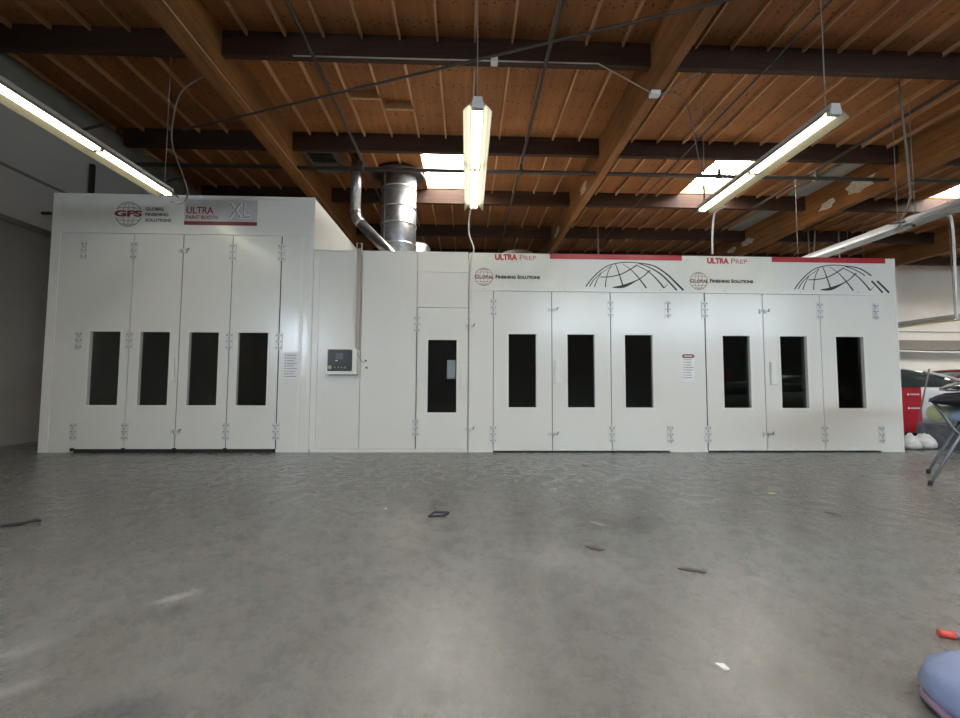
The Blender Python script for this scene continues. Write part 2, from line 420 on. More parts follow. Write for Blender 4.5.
# glulam girders run towards the back; purlins span between them; joists between the purlins
GL = [(-3.86, -3.66), (2.78, 2.94), (9.38, 9.58), (16.0, 16.2)]
n = 1
gird = []
for (a, b) in GL:
    g = struct(MB().box(a, b, YB, YF, 5.55, DECK).build('ceiling_girder', 'beam_amber')); gird.append(g)
bays = [(XL, GL[0][0])] + [(GL[i][1], GL[i+1][0]) for i in range(3)] + [(GL[3][1], XR)]
for yk in purl:
    for (a, b) in bays:
        struct(MB().box(max(a, -7.08), b, yk, yk+.10, PB, DECK).build('ceiling_beam', 'beam_dark'))
def in_sky(x, y0, y1):
    return any(s[0]-.08 < x < s[1]+.08 and s[2] < y1-.1 and s[3] > y0+.1 for s in SKY)
jx = -0.475-.565*12
while jx < 22:
    for y0, y1 in zip(purl, purl[1:]):
        if y0 < 3 and random.random() < 2: continue
        if any(a-.12 < jx < b+.12 for a, b in GL) or in_sky(jx, y0+.1, y1): continue
        if abs(jx) > 14 and y0 < 5: continue
        key = 'j%.2f' % (y1-y0)
        if key not in MATS.get('_j', {}):
            o = MB().box(jx-.016, jx+.016, y0+.10, y1, DECK-.075, DECK).build('ceiling_joist', 'joist_wood')
            MATS.setdefault('_j', {})[key] = (o, jx, y0)
        else:
            src, sx, sy = MATS['_j'][key]
            o = src.copy(); COL.objects.link(o); o.location = src.location + Vector((jx-sx, y0-sy, 0))
        struct(o)
    jx += .565
# joist row in front of the first visible purlin, seen at the top of the picture, comes from purl spacing (y0 = 3.47)

# blocking boards between two joists
for (x0, x1, y) in ((-2.10, -1.58, 7.15), (-1.55, -1.03, 7.42)):
    struct(MB().box(x0, x1, y, y+.05, DECK-.14, DECK).build('trim_%d' % n, 'joist_wood')); n += 1
# foil-faced insulation sheets beside the third girder
for (x0, x1, y0, y1) in ((8.72, 9.25, 8.75, 10.7), (8.72, 9.25, 11.2, 13.3)):
    o = MB().box(x0, x1, y0, y1, DECK-.08, DECK)
    tag(o.build('insulation_panel', 'foil_grey'), 'grey foil panel in the roof beside the patched wooden girder, ' + ('nearer one' if y0 < 10 else 'farther one'), 'insulation panel', 'foil panels in the roof')
# louvred vent in the roof over the tall booth
v = empty('roof_vent', (-3.3, 9.2, DECK-.1), 'dark louvred vent in the wooden roof above the tall booth', 'vent')
MB().box(-3.62, -2.95, 9.35, 9.75, 6.12, 6.17).box(-3.62, -2.95, 8.8, 8.85, 6.12, 6.32).box(-3.62, -3.57, 8.85, 9.75, 6.12, 6.32).box(-3.0, -2.95, 8.85, 9.75, 6.12, 6.32).build('vent_frame', 'vent_frame', v)
lv = MB()
for k in range(5): y = 8.9+.09*k; lv.box(-3.56, -3.01, y, y+.05, 6.15, 6.19)
lv.box(-3.56, -3.01, 8.86, 9.35, 6.24, 6.26)
lv.build('louvre', 'vent_green', v)
# torn white patches on the girders
def blob(parent, cx, cy, cz, rx, rz, x_face, seed):
    rd = random.Random(seed); pts = []
    for k in range(16):
        a = 2*PI*k/16; q = .6+.6*rd.random(); pts.append((cy+rx*q*math.cos(a), cz+rz*q*math.sin(a)))
    tag(MB().prism(pts, 'x', x_face-.006, x_face+.004).build('torn_patch', 'torn_white', parent), 'torn white patch')
blob(gird[1], 0, 9.6, 5.80, .28, .13, 2.78, 1); blob(gird[1], 0, 12.5, 5.80, .35, .12, 2.78, 2)
blob(gird[2], 0, 9.35, 5.90, .42, .18, 9.38, 3); blob(gird[2], 0, 10.25, 5.78, .24, .15, 9.38, 4)
blob(gird[2], 0, 13.3, 5.85, .30, .12, 9.38, 5); blob(gird[2], 0, 14.1, 5.85, .25, .10, 9.38, 6)

# ------------------------------------------------------------------ sprinkler pipes, conduits, hangers
def pipe(name, pts, r, m, label, cat, group=None, n_=8, smooth=True):
    return tag(MB().tube(smoothed(pts) if smooth else pts, r, n_).build(name, m), label, cat, group)
G = 'sprinkler pipes under the roof'
main = empty('sprinkler_pipe', (1., 8.70, 5.69), 'long dark horizontal sprinkler main crossing in front of the skylights', 'pipe', G)
MB().tube([(-7.5, 8.70, 5.69), (20, 8.70, 5.69)], .042, 10).build('main_pipe', 'iron_pipe', main)
for x in (-2.28, 1.15, 5.55, 7.75):
    MB().tube([(x, 8.70, 5.69), (x, 8.70, 5.86)], .03, 10).build('riser', 'iron_pipe', main)
    MB().tube([(x-.05, 8.70, 5.69), (x+.05, 8.70, 5.69)], .058, 10).build('tee_fitting', 'iron_pipe', main)
for x, lab in ((-2.28, 'dark sprinkler branch pipe running back above the round duct'),
               (1.15, 'dark sprinkler branch pipe running back just right of the middle lamp'),
               (4.50, 'thin dark pipe running back across the roof boards left of the right lit lamp'),
               (7.75, 'dark pipe running back over the right hand lamps at the picture edge')):
    p = MB().tube([(x, -8.8, 5.88), (x, 14.5, 5.88)], .030 if x != 4.5 else .016, 8).build('sprinkler_pipe', 'iron_pipe')
    tag(p, lab, 'pipe', G)
pipe('brace_rod', [(-5.0, 7.13, 5.50), (-3.68, 6.68, 5.50), (1.98, 4.72, 5.50), (3.2, 4.30, 5.50)], .018, 'iron_pipe',
     'thin dark rod crossing the ceiling diagonally above the lamps', 'rod', smooth=False)
pipe('conduit', [(-3.55, 4., 5.53), (-3.55, 12.5, 5.53)], .010, 'joist_wood', 'thin tan conduit running back along the left wooden girder', 'conduit')
cd = empty('conduit', (0, 5.9, 5.93), 'pale conduit along the first dark beam ending at the right wooden girder', 'conduit')
MB().tube([(-2.6, 5.92, 5.93), (1.95, 5.90, 5.93), (2.74, 5.93, 5.53)], .010, 8).build('conduit_run', 'tan_conduit', cd)
MB().box(.33, .43, 5.86, 5.94, 5.87, 5.97).build('junction_box', 'cable_white', cd)
MB().box(2.76, 2.90, 5.90, 6.0, 5.48, 5.545).build('junction_box', 'cable_white', cd)
pipe('power_cable', [(2.85, 5.98, 5.49), (3.1, 6.05, 5.65), (3.4, 6.06, 5.85), (3.6, 6.05, 5.95)], .010, 'cable_grey', 'short dark cable from the girder box up to the first beam', 'cable')
pipe('power_cable', [(2.85, 6.0, 5.47), (3.1, 6.3, 5.75), (3.5, 6.6, 6.0), (3.78, 6.75, 5.9), (3.90, 6.8, 5.5), (3.93, 6.7, 4.9), (3.88, 6.5, 4.3), (3.79, 6.37, 3.97)], .010, 'cable_grey', 'long dark cable hanging from the girder box down to the right lit lamp', 'cable')
pipe('power_cable', [(-3.86, 6.2, 5.81), (-4.05, 6.2, 5.79), (-4.40, 6.2, 5.50), (-4.50, 6.2, 4.95), (-4.46, 6.2, 4.61), (-4.26, 6.2, 4.10), (-4.23, 6.2, 3.88), (-4.33, 6.2, 3.79), (-4.46, 6.19, 3.80)], .011, 'cable_grey', 'grey cable drooping from the left girder to the end of the left lamp', 'cable')
pipe('power_cable', [(7.42, 6.6, 6.31), (7.456, 6.6, 5.65), (7.50, 6.6, 4.85), (7.50, 6.6, 4.24), (7.30, 6.6, 3.88), (7.15, 6.62, 3.83), (7.30, 6.66, 3.86), (7.50, 6.7, 3.90)], .016, 'cable_grey', 'grey cable looping down to the unlit lamp at the right', 'cable')
pipe('hanger_rod', [(12.45, 13.2, .01), (12.45, 13.2, 6.3)], .022, 'tan_conduit', 'right hand thin drop rod behind the globe printed sign', 'rod', 'drop rods above the right booth')
pipe('hanger_rod', [(11.41, 13.2, .01), (11.41, 13.2, 6.3)], .022, 'tan_conduit', 'middle of the thin drop rods above the right booth', 'rod', 'drop rods above the right booth')
pipe('hanger_rod', [(11.62, 13.2, .01), (11.55, 13.2, 4.6), (11.65, 13.2, 6.3)], .020, 'tan_conduit', 'slightly crooked thin drop rod beside the middle rod', 'rod', 'drop rods above the right booth')
pipe('hanger_rod', [(4.29, 13.2, .01), (4.29, 13.2, 6.3)], .022, 'tan_conduit', 'short pale drop rod rising above the red strip', 'rod', 'drop rods above the right booth')
# things on the left wall
pipe('wall_pipe', [(XL+.05, 8.3, 3.2), (XL+.05, 8.3, 5.45)], .05, 'iron_pipe', 'dark vertical pipe fixed to the left wall above the tall booth', 'pipe')
d = MB().tube([(XL+.28, -3, 6.04), (XL+.28, 14, 6.04)], .20, 16)
tag(d.build('wrapped_duct', 'duct_wrap'), 'pale wrapped duct running along the top of the left wall', 'duct')
tag(MB().tube([(XL+.06, -3, 5.68), (XL+.06, 14, 5.68)], .035, 8).build('wall_pipe', 'iron_pipe'), 'dark thin pipe running along the left wall under the wrapped duct', 'pipe')
for (y, lab) in ((5.05, 'dark slanted bracket at the picture edge above the left lamp'), (7.6, 'dark slanted bracket above the middle of the left lamp'), (9.6, 'dark slanted bracket above the far end of the left lamp')):
    b_ = MB().tube([(XL+.02, y, 5.62), (XL+1.0, y, 5.9)], .025, 8).tube([(XL+.12, y, 5.65), (XL+.12, y, 6.2)], .012, 6)
    tag(b_.build('wall_bracket', 'iron_pipe'), lab, 'bracket', 'brackets on the left wall')
tag(MB().tube([(XL, 7.45, 4.10), (XL+.14, 7.45, 4.10)], .03, 8).build('wall_stub', 'iron_pipe'), 'small dark stub on the left wall beside the tall booth', 'pipe stub')

# ------------------------------------------------------------------ strip lamps
def lamp_root(x, y0, lit, label, rot=None):
    z = 3.9; L_ = 2.44
    r = empty('strip_lamp', (x, y0, z), label, 'lamp', 'hanging fluorescent strip lamps')
    hm = 'fixture_white' if lit else 'fixture_grey'
    MB().prism([(x-.055, z+.02), (x+.055, z+.02), (x+.045, z+.085), (x-.045, z+.085)], 'y', y0, y0+L_).build('housing', 'fixture_grey', r)
    for s in (-1, 1):
        w = MB().prism([(x+s*.03, z+.020), (x+s*.075, z+.012), (x+s*.118, z-.028), (x+s*.145, z-.062), (x+s*.150, z-.060), (x+s*.123, z-.024), (x+s*.078, z+.019), (x+s*.03, z+.026)], 'y', y0+.01, y0+L_-.01)
        w.build('reflector', hm, r)
        MB().tube([(x+s*.033, y0+.05, z-.012), (x+s*.033, y0+L_-.05, z-.012)], .019, 10).build('tube', 'tube_light' if lit else 'dead_tube', r)
    for yy in (y0, y0+L_-.05):
        MB().box(x-.06, x+.06, yy, yy+.05, z-.032, z+.03).build('lamp_holder', 'fixture_grey', r)
    MB().box(x-.06, x+.06, y0+L_/2-.02, y0+L_/2+.02, z-.034, z+.0).build('centre_clip', 'fixture_white', r)
    for yy in (y0+.12, y0+L_-.12):
        MB().tube([(x, yy, z+.085), (x, yy, DECK-.001)], .006, 6).build('hanger', 'cable_grey', r)
    return r
def low_lamp(c):
    c.location.z = 2.74
    for o in [x for x in COL.objects if x.parent == c and x.name.startswith('hanger')]: o.scale.z = 3.49/2.335
A = lamp_root(-4.45, 3.72, True, 'lit strip lamp at the left in front of the tall booth')
def relabel(o, label): o['label'] = label; return o
def copy_lamp(src, x, y, label, dx0):
    c = tree(src); c.location = (x, y, 3.9); c['label'] = label; return c
copy_lamp(A, .09, 3.98, 'lit strip lamp hanging in the middle of the picture', 0)
copy_lamp(A, 3.75, 3.94, 'lit strip lamp over the right booth with a skylight behind it', 0)
for x in (.09, 3.75, 7.7):  # unseen lamps behind the viewer, added as interior fill
    copy_lamp(A, x, -3.2, 'lit strip lamp of the row behind the viewer, out of the picture', 0)
for x in (12.0, 16.5): copy_lamp(A, x, 5.2, 'lit strip lamp beyond the right booth, out of the picture', 0)  # unseen lamps, added to light the room past the right booth
B = lamp_root(7.60, 4.30, False, 'unlit grey strip lamp cut off by the right picture edge')
c = tree(B); c.location = (7.60, 6.78, 3.9); c['label'] = 'unlit grey strip lamp joined to the far end of the one at the right edge'
c = copy_lamp(A, 11.9, 9.5, 'lit lamp low behind the right booth, just above the cars', 0); low_lamp(c)
c = copy_lamp(A, 11.9, 12.2, 'lit lamp behind the low lamp over the cars, hidden by the booth', 0); low_lamp(c)
# white plug cords
GC = 'white lamp cords'
pipe('lamp_cord', [(.09, 6.42, 3.96), (.03, 6.55, 3.86), (.02, 6.60, 3.55), (.10, 6.62, 3.30), (.06, 6.63, 3.1), (.04, 6.63, 2.6), (.03, 6.63, 2.12)], .012, 'cable_white', 'white cord dropping from the middle lamp down the booth face', 'cord', GC)
pipe('lamp_cord', [(3.78, 6.39, 3.96), (4.20, 6.48, 4.02), (4.07, 6.52, 3.93), (4.03, 6.54, 3.6), (4.08, 6.64, 3.27)], .016, 'cable_white', 'white cord dropping from the right lit lamp behind the booth sign', 'cord', GC)
pipe('lamp_cord', [(7.78, 6.62, 3.90), (8.12, 6.60, 3.99), (8.22, 6.60, 3.85), (8.22, 6.60, 3.05), (8.20, 6.6, 2.2)], .018, 'cable_white', 'white cord dropping beside the right end of the booth', 'cord', GC)

# ------------------------------------------------------------------ booths
F = 6.68
def win_leaf(name, parent, x0, x1, z0, z1, wx0, wx1, wz0, wz1, lab=None):
    g = .006
    b = MB(); y0, y1 = F-.012, F+.045
    b.box(x0+g, wx0, y0, y1, z0, z1).box(wx1, x1-g, y0, y1, z0, z1).box(wx0, wx1, y0, y1, z0, wz0).box(wx0, wx1, y0, y1, wz1, z1)
    bmesh.ops.remove_doubles(b.bm, verts=b.bm.verts, dist=1e-5)
    o = b.build(name, 'booth_white', parent)
    fr = MB(); e = .012
    for q in ((wx0-.03, wx0+.0, wz0-.03, wz1+.03), (wx1, wx1+.03, wz0-.03, wz1+.03), (wx0, wx1, wz1, wz1+.03), (wx0, wx1, wz0-.03, wz0)):
        fr.box(q[0], q[1], y0-.006, y0, q[2], q[3])
    fr.build('window_frame', 'booth_trim', o)
    MB().box(wx0, wx1, F+.035, F+.041, wz0, wz1).build('window_pane', 'tinted_pane', o)
    return o
HM = {}
def hinge(parent, x, z0, z1, hidden_side=0):
    key = round(z1-z0, 2)
    if key not in HM:
        h = z1-z0; b = MB()
        b.box(-.055, -.008, -.008, 0, 0, h).box(.008, .055, -.008, 0, .0, h)
        for k in range(3): b.tube([(0, -.009, h*(k/3+.02)), (0, -.009, h*((k+1)/3-.02))], .012, 8)
        nf = len(b.bm.faces)
        for sx in (-1, 1):
            for k in range(3): b.box(sx*.033-.009, sx*.033+.009, -.012, -.007, h*(.14+.36*k)-.010, h*(.14+.36*k)+.010)
        b.bm.faces.ensure_lookup_table()
        for i in range(nf, len(b.bm.faces)): b.bm.faces[i].material_index = 1
        me = bpy.data.meshes.new('hinge'); b.bm.to_mesh(me); b.bm.free(); me.materials.append(MATS['hinge_white']); me.materials.append(MATS['steel_screw'])
        HM[key] = me
    o = bpy.data.objects.new('hinge', HM[key]); COL.objects.link(o); w = Vector((x, F-.012, z0)); WL[o.name] = w
    o.parent = parent; o.location = w-WL[parent.name]
    return o
def latch(parent, x, z):
    o = MB().box(x-.065, x-.012, F-.034, F-.012, z-.035, z+.035).box(x+.012, x+.065, F-.034, F-.012, z-.035, z+.035).tube([(x-.04, F-.04, z+.01), (x+.075, F-.04, z+.01)], .009, 8).build('latch', 'hinge_white', parent)
    MB().tube([(x+.075, F-.05, z-.005), (x+.085, F-.04, z+.012), (x+.100, F-.03, z+.04)], .010, 6).build('latch_pin', 'steel_screw', o)
def handle(parent, x, z0, z1, w=.075):
    MB().box(x-w/2, x+w/2, F-.020, F-.012, z0, z1).box(x+w/2-.022, x+w/2, F-.055, F-.020, z0+.01, z1-.01).box(x-w/2, x+w/2-.022, F-.055, F-.045, z0+.01, z1-.01).build('handle', 'booth_trim', parent, bevel=.002)

def shell(parent, x0, x1, zt, y1, door_spans, dz0=.0):
    """side, back, roof and floor-less interior box of one booth"""
    MB().box(x0, x0+.05, F+.05, y1, 0, zt).build('side_panel', 'booth_white', parent)
    MB().box(x1-.05, x1, F+.05, y1, 0, zt).build('side_panel', 'booth_white', parent)
    MB().box(x0+.05, x1-.05, y1-.05, y1, 0, zt-.05).build('back_panel', 'booth_inner', parent)
    MB().box(x0+.05, x1-.05, F+.05, y1, zt-.05, zt).build('roof_panel', 'booth_white', parent)

# --- tall booth
xl = [-6.642, -6.115, -5.345, -4.570, -3.790, -3.015, -2.50]
bt = empty('paint_booth', (-4.57, F, 0), 'tall white spray booth at the left with four narrow windowed doors', 'booth', 'white spray booths')
shell(bt, xl[0], xl[-1], 4.11, 13.2, None)
MB().box(xl[0], xl[1], F, F+.05, 0, 3.48).build('front_panel', 'booth_white', bt)
MB().box(xl[5], xl[6], F, F+.05, 0, 3.48).build('front_panel', 'booth_white', bt)
MB().box(xl[0], xl[6], F, F+.05, 3.485, 4.11).build('fascia', 'booth_white', bt)
MB().box(xl[0], xl[0]+.14, F-.010, F, 0, 4.11).build('corner_trim', 'booth_trim', bt)
MB().box(xl[6]-.055, xl[6], F-.010, F, 0, 4.115).build('corner_trim', 'booth_trim', bt)
MB().box(xl[6]-.21, xl[6]-.15, F-.006, F, 0, 3.48).build('corner_trim', 'booth_trim', bt)
MB().box(xl[0], xl[6], F-.014, F, 4.085, 4.125).build('top_trim', 'booth_trim', bt)
MB().box(xl[1], xl[5], F-.020, F, 3.480, 3.500).build('door_header', 'booth_trim', bt)
MB().box(xl[1]+.02, xl[5]-.02, F-.02, F+.03, .0, .055).build('bottom_seal', 'black_rubber', bt)
wx = [(-5.946, -5.479), (-5.171, -4.716), (-4.414, -3.955), (-3.651, -3.181)]
lf = []
for i in range(4):
    lf.append(win_leaf('door_leaf', bt, xl[i+1], xl[i+2], .055, 3.475, wx[i][0], wx[i][1], .735, 1.895))
MB().box(xl[3]-.008, xl[3]+.008, F-.004, F+.05, .06, 3.47).build('door_gasket', 'black_rubber', bt)
MB().box(xl[4]-.005, xl[4]+.005, F-.004, F+.05, .06, 3.47).build('door_gasket', 'black_rubber', bt)
MB().box(xl[5]-.006, xl[5]+.006, F-.004, F+.05, .06, 3.47).build('door_gasket', 'black_rubber', bt)
for x in (xl[1], xl[2], xl[4], xl[5]):
    for z0, z1 in ((3.06, 3.34), (1.62, 1.89), (.19, .46)): hinge(bt, x, z0, z1)
latch(bt, xl[3], 3.21); latch(bt, xl[3], .33)
handle(lf[1], -4.645, 1.10, 1.50)
for x in (xl[1], xl[2], xl[3], xl[4]):
    MB().tube([(x+.0, F-.022, .03), (x+.0, F-.022, .07)], .028, 10).build('door_stop', 'black_rubber', bt)

def globe_logo(parent, cx, cz, r, y, m1, m2, th=.008):
    b = MB()
    pts = [(cx+r*math.cos(a), cz+r*math.sin(a)) for a in [2*PI*k/24 for k in range(25)]]
    b.ribbon(pts, th*1.4, y, .0012)
    for q in (.45,):
        for s in (-1, 1): b.ribbon([(cx+s*q*r*math.cos(a), cz+r*math.sin(a)) for a in [-PI/2+PI*k/10 for k in range(11)]], th, y, .0012)
    b.ribbon([(cx, cz-r), (cx, cz+r)], th, y, .0012)
    for q in (.5, -.5, .8, -.8):
        hw = r*math.sqrt(1-q*q); b.ribbon([(cx-hw, cz+q*r-.0), (cx, cz+q*r*(1.12 if abs(q) < .7 else 1.05)), (cx+hw, cz+q*r)], th, y, .0012)
    return b.build('logo', m1, parent)
g = globe_logo(bt, -5.468, 3.800, .20, F-.001, 'grey_print', None, .009)
MB().box(-5.70, -5.24, F-.0028, F-.0016, 3.748, 3.872).build('logo_band', 'booth_trim', g)
text('logo_text', 'GFS', .105, -5.685, 3.757, F-.003, 'maroon_print', g, width=.43, bold=.045)
for k, (wd, ww) in enumerate((('GLOBAL', .29), ('FINISHING', .36), ('SOLUTIONS', .41))):
    text('lettering', wd, .052, -5.20, 3.865-.092*k, F-.001, 'black_print', bt, width=ww, bold=.02)
sg = MB().box(-4.585, -3.425, F-.006, F-.0005, 3.64, 4.06).build('sign_panel', 'silver_sign', bt); tag(sg, 'silver grey booth name sign with red bar')
MB().box(-4.585, -3.425, F-.008, F-.006, 3.64, 3.70).build('sign_bar', 'maroon_print', sg)
text('lettering', 'ULTRA', .115, -4.555, 3.825, F-.006, 'maroon_print', sg, width=.43, bold=.02)
text('lettering', 'PAINT BOOTH', .062, -4.555, 3.735, F-.006, 'maroon_print', sg, width=.50, bold=.02)
text('lettering', 'XL', .265, -3.905, 3.755, F-.006, 'paper', sg, width=.37, bold=.05)
text('lettering', 'XL', .25, -3.898, 3.762, F-.009, 'grey_print', sg, width=.355, bold=.015)
text('lettering', 'XL', .235, -3.890, 3.770, F-.012, 'silver_sign', sg, width=.335, bold=-.012)

# --- equipment bay between the booths, with the personnel door
eb = empty('equipment_room', (-1.2, F, 0), 'plain white section with the single door between the two booths', 'booth', 'white spray booths')
x0, x1 = -2.50, .012
MB().box(x0, -1.722, F+.010, F+.06, .055, 3.245).build('front_panel', 'booth_white', eb)
MB().box(-1.712, -.825, F, F+.05, .055, 3.245).build('front_panel', 'booth_white', eb)
MB().box(-.819, .012, F, F+.05, 2.921, 3.245).build('front_panel', 'booth_white', eb)
MB().box(-.819, .012, F, F+.05, 2.336, 2.915).build('front_panel', 'booth_white', eb)
MB().box(x0+.02, .015, F-.006, F+.05, 0, .05).build('base_rail', 'booth_trim', eb)
MB().box(x0+.005, x0+.10, F-.004, F+.010, .05, 3.25).build('corner_trim', 'booth_trim', eb)
MB().box(x0, x1, F-.010, F+.002, 3.235, 3.255).build('top_trim', 'booth_trim', eb)
MB().box(x0, x1, F+.06, 11.6, 3.20, 3.25).build('roof_panel', 'booth_white', eb)
MB().box(x0, x1, 11.55, 11.6, 0, 3.20).build('back_panel', 'booth_inner', eb)
pd = win_leaf('door_leaf', eb, -.812, .020, .055, 2.325, -.632, -.170, .632, 1.802)
for z0, z1 in ((1.92, 2.19), (.25, .53)): hinge(eb, -.815, z0, z1)
latch(eb, .022, 2.03); latch(eb, .022, .37)
handle(pd, -.063, 1.03, 1.42)
tag(MB().box(-.325, -.185, F+.009, F+.034, 1.17, 1.48).build('window_sticker', 'sticker_blue', pd, bevel=.012), 'pale grey rounded sticker')  # plate coloured to stand in for a pale reflection in the glass

# --- prep booth
xp = [.020, .426, 1.385, 2.357, 3.318, 3.945, 4.925, 5.905, 6.868, 7.256]
pb = empty('prep_booth', (3.64, F, 0), 'long white prep booth at the right with six narrow windowed doors', 'booth', 'white spray booths')
shell(pb, xp[0], xp[-1], 3.25, 11.6, None)
for a, b in ((xp[0]+.012, xp[1]), (xp[4], xp[5]), (xp[8], xp[9])):
    MB().box(a, b, F, F+.05, 0, 2.62).build('front_panel', 'booth_white', pb)
MB().box(xp[0]+.012, xp[9], F, F+.05, 2.625, 3.25).build('fascia', 'booth_white', pb)
MB().box(xp[9]-.03, xp[9], F-.008, F, 0, 3.25).build('corner_trim', 'booth_trim', pb)
MB().box(xp[1], xp[4], F-.020, F, 2.618, 2.640).build('door_header', 'booth_trim', pb)
MB().box(xp[5], xp[8], F-.020, F, 2.618, 2.640).build('door_header', 'booth_trim', pb)
pw = {1: (.675, 1.124), 2: (1.640, 2.085), 3: (2.590, 3.047), 5: (4.228, 4.685), 6: (5.201, 5.655), 7: (6.157, 6.630)}
pl = {}
for i in (1, 2, 3, 5, 6, 7):
    pl[i] = win_leaf('door_leaf', pb, xp[i], xp[i+1], .025, 2.612, pw[i][0], pw[i][1], .718, 1.908)
for x, w in ((xp[1], .003), (xp[2], .006), (xp[3], .003), (xp[5], .007), (xp[6], .013)):
    MB().box(x-w, x+w, F-.002, F+.05, .03, 2.61).build('door_gasket', 'black_rubber', pb)
for x in (xp[1], xp[3], xp[4], xp[5], xp[7], xp[8]):
    for z0, z1 in ((2.20, 2.48), (.15, .43)): hinge(pb, x, z0, z1)
latch(pb, xp[2], 2.31); latch(pb, xp[2], .29); latch(pb, xp[6], 2.32); latch(pb, xp[6], .29)
handle(pl[2], 1.475, 1.10, 1.49, .09); handle(pl[6], 5.06, 1.10, 1.49, .11)
for a, b in ((xp[0]+.01, xp[1]), (xp[4], xp[5]), (xp[8], xp[9])):
    MB().box(a, b, F-.006, F, 0, .03).build('base_rail', 'booth_trim', pb)
# printed fascia
for (a, b) in ((1.36, 3.58), (5.12, 7.09)):
    tag(MB().box(a, b, F-.006, F, 3.165, 3.252).build('red_strip', 'red_strip', pb), 'dark red strip along the top')
for ox, tz, gx in ((.45, 0, 0), (4.01, -.012, 3.59)):
    tag(MB().box(ox-.29 if ox < 1 else ox-.36, ox+1.1 if ox < 1 else ox+1.12, F-.0016, F-.0004, 2.68, 3.248 if ox < 1 else 3.245).build('cream_decal', 'paper_cream', pb), 'faintly yellowed decal behind the lettering')
    text('lettering', 'ULTRA', .100, ox, 3.133+tz, F-.003, 'red_print', pb, width=.37, bold=.05, label='red lettering')
    text('lettering', 'Prep', .090, ox+.41, 3.138+tz, F-.003, 'red_print', pb, width=.27, bold=-.004, caps=.8, label='thin red lettering')
    lg = globe_logo(pb, .268+gx, 2.850+tz*2, .145, F-.002, 'maroon_print', None, .005)
    text('lettering', 'Global', .070, .125+gx, 2.816+tz*2, F-.005, 'maroon_print', pb, width=.305, bold=.03, caps=.8)
    text('lettering', 'Finishing', .062, .460+gx, 2.822+tz*2, F-.003, 'black_print', pb, width=.335, bold=.04, caps=.8)
    text('lettering', 'Solutions', .062, .820+gx, 2.822+tz*2, F-.003, 'black_print', pb, width=.375, bold=.04, caps=.8)
arcs = [([(125, 295), (170, 235), (230, 175), (300, 125), (380, 100), (470, 90), (560, 95)], 9, 6), ([(155, 295), (190, 240), (240, 190), (300, 150), (340, 120)], 8, 3),
        ([(195, 298), (215, 245), (250, 185)], 8, 5), ([(285, 298), (292, 235), (310, 170), (340, 120)], 8, 4),
        ([(370, 105), (400, 190), (430, 290)], 5, 12), ([(430, 105), (500, 155), (560, 220), (620, 300)], 3, 12),
        ([(545, 115), (640, 165), (710, 230), (765, 298)], 5, 13), ([(560, 98), (660, 135), (760, 200), (870, 315)], 6, 14),
        ([(560, 95), (680, 115), (780, 175), (850, 240), (925, 315)], 7, 16),
        ([(245, 215), (330, 210), (410, 190), (480, 155), (550, 110)], 7, 9), ([(765, 298), (800, 262)], 7, 3)]
for ox, gap in ((1.955, False), (5.495, True)):
    b = MB(); k = .00205; oz = 2.695
    for pts, w0, w1 in arcs:
        P = [(ox+(u-125)*k, oz+(300-v)*k) for u, v in pts]
        if gap and pts[0] == (560, 95):
            P = smoothed(P); b.ribbon(P[:13], w0*k, F-.0005, .002, w1*k*.7); b.ribbon(P[16:], w1*k, F-.0005, .002)
            continue
        if gap and pts[0] == (560, 98):
            P = smoothed(P); b.ribbon(P[:11], w0*k, F-.0005, .002, w1*k*.6); b.ribbon(P[13:], w1*k, F-.0005, .002)
            continue
        b.ribbon(P, w0*k, F-.0005, .002, w1*k)
    P = [(ox+(u-125)*k, oz+(300-v)*k) for u, v in [(345, 298), (430, 288), (520, 250), (590, 210), (640, 165), (655, 155)]]
    b.ribbon(P, 5*k, F-.0005, .002, lambda t: k*(4+20*math.exp(-((t-.22)/.16)**2)+6*t))
    tag(b.build('globe_decal', 'black_print', pb), 'black line globe print')
for x in (.27, 1.60, 2.9, 3.2, 4.3, 5.6, 6.6, 7.0):
    MB().tube([(x, F-.004, 2.66), (x, F, 2.66)], .008, 8).build('rivet', 'grey_print', pb)

# ------------------------------------------------------------------ posted notices and the control panel
def notice(x0, x1, z0, z1, label, red, y=F-.0015):
    o = MB().box(x0, x1, y-.002, y, z0, z1).build('posted_notice', 'paper'); tag(o, label, 'notice')
    rd = random.Random(int(x0*100))
    b = MB(); z = z1-.10 if red else z1-.06
    while z > z0+.03:
        w = (x1-x0)*(.55+.3*rd.random())
        b.box(x0+.05, x0+.03+w, y-.003, y-.002, z, z+.010); b.box(x0+.02, x0+.035, y-.003, y-.002, z-.003, z+.013)
        z -= .042
    b.build('printed_lines', 'grey_print', o)
    if red:
        r = MB().prism([((x0+x1)/2+((x1-x0)/2-.002)*math.copysign(abs(math.cos(a))**.5, math.cos(a)), z1-.035+.033*math.copysign(abs(math.sin(a))**.5, math.sin(a))) for a in [2*PI*k/24 for k in range(24)]], 'y', y-.004, y-.002).build('danger_band', 'maroon_print', o)
        text('danger_text', 'DANGER', .032, x0+.035, z1-.051, y-.004, 'paper', r, width=.135, bold=.02)
    return o
notice(-2.929, -2.711, 1.158, 1.59, 'white notice sheet posted right of the tall booth doors', False)
notice(3.546, 3.750, 1.14, 1.60, 'white danger notice with red heading between the two door groups', True)
cp = empty('control_panel', (-2.03, F, 1.24), 'black faced control panel in a white box on the booth wall', 'control panel')
MB().box(-2.25, -1.775, F-.11, F+.01, 1.235, 1.645).build('casing', 'booth_trim', cp, bevel=.004)
fp = MB().box(-2.228, -1.845, F-.116, F-.11, 1.285, 1.628).build('front_plate', 'panel_black', cp)
MB().box(-2.10, -1.98, F-.120, F-.116, 1.47, 1.57).build('display', 'display_grey', fp)
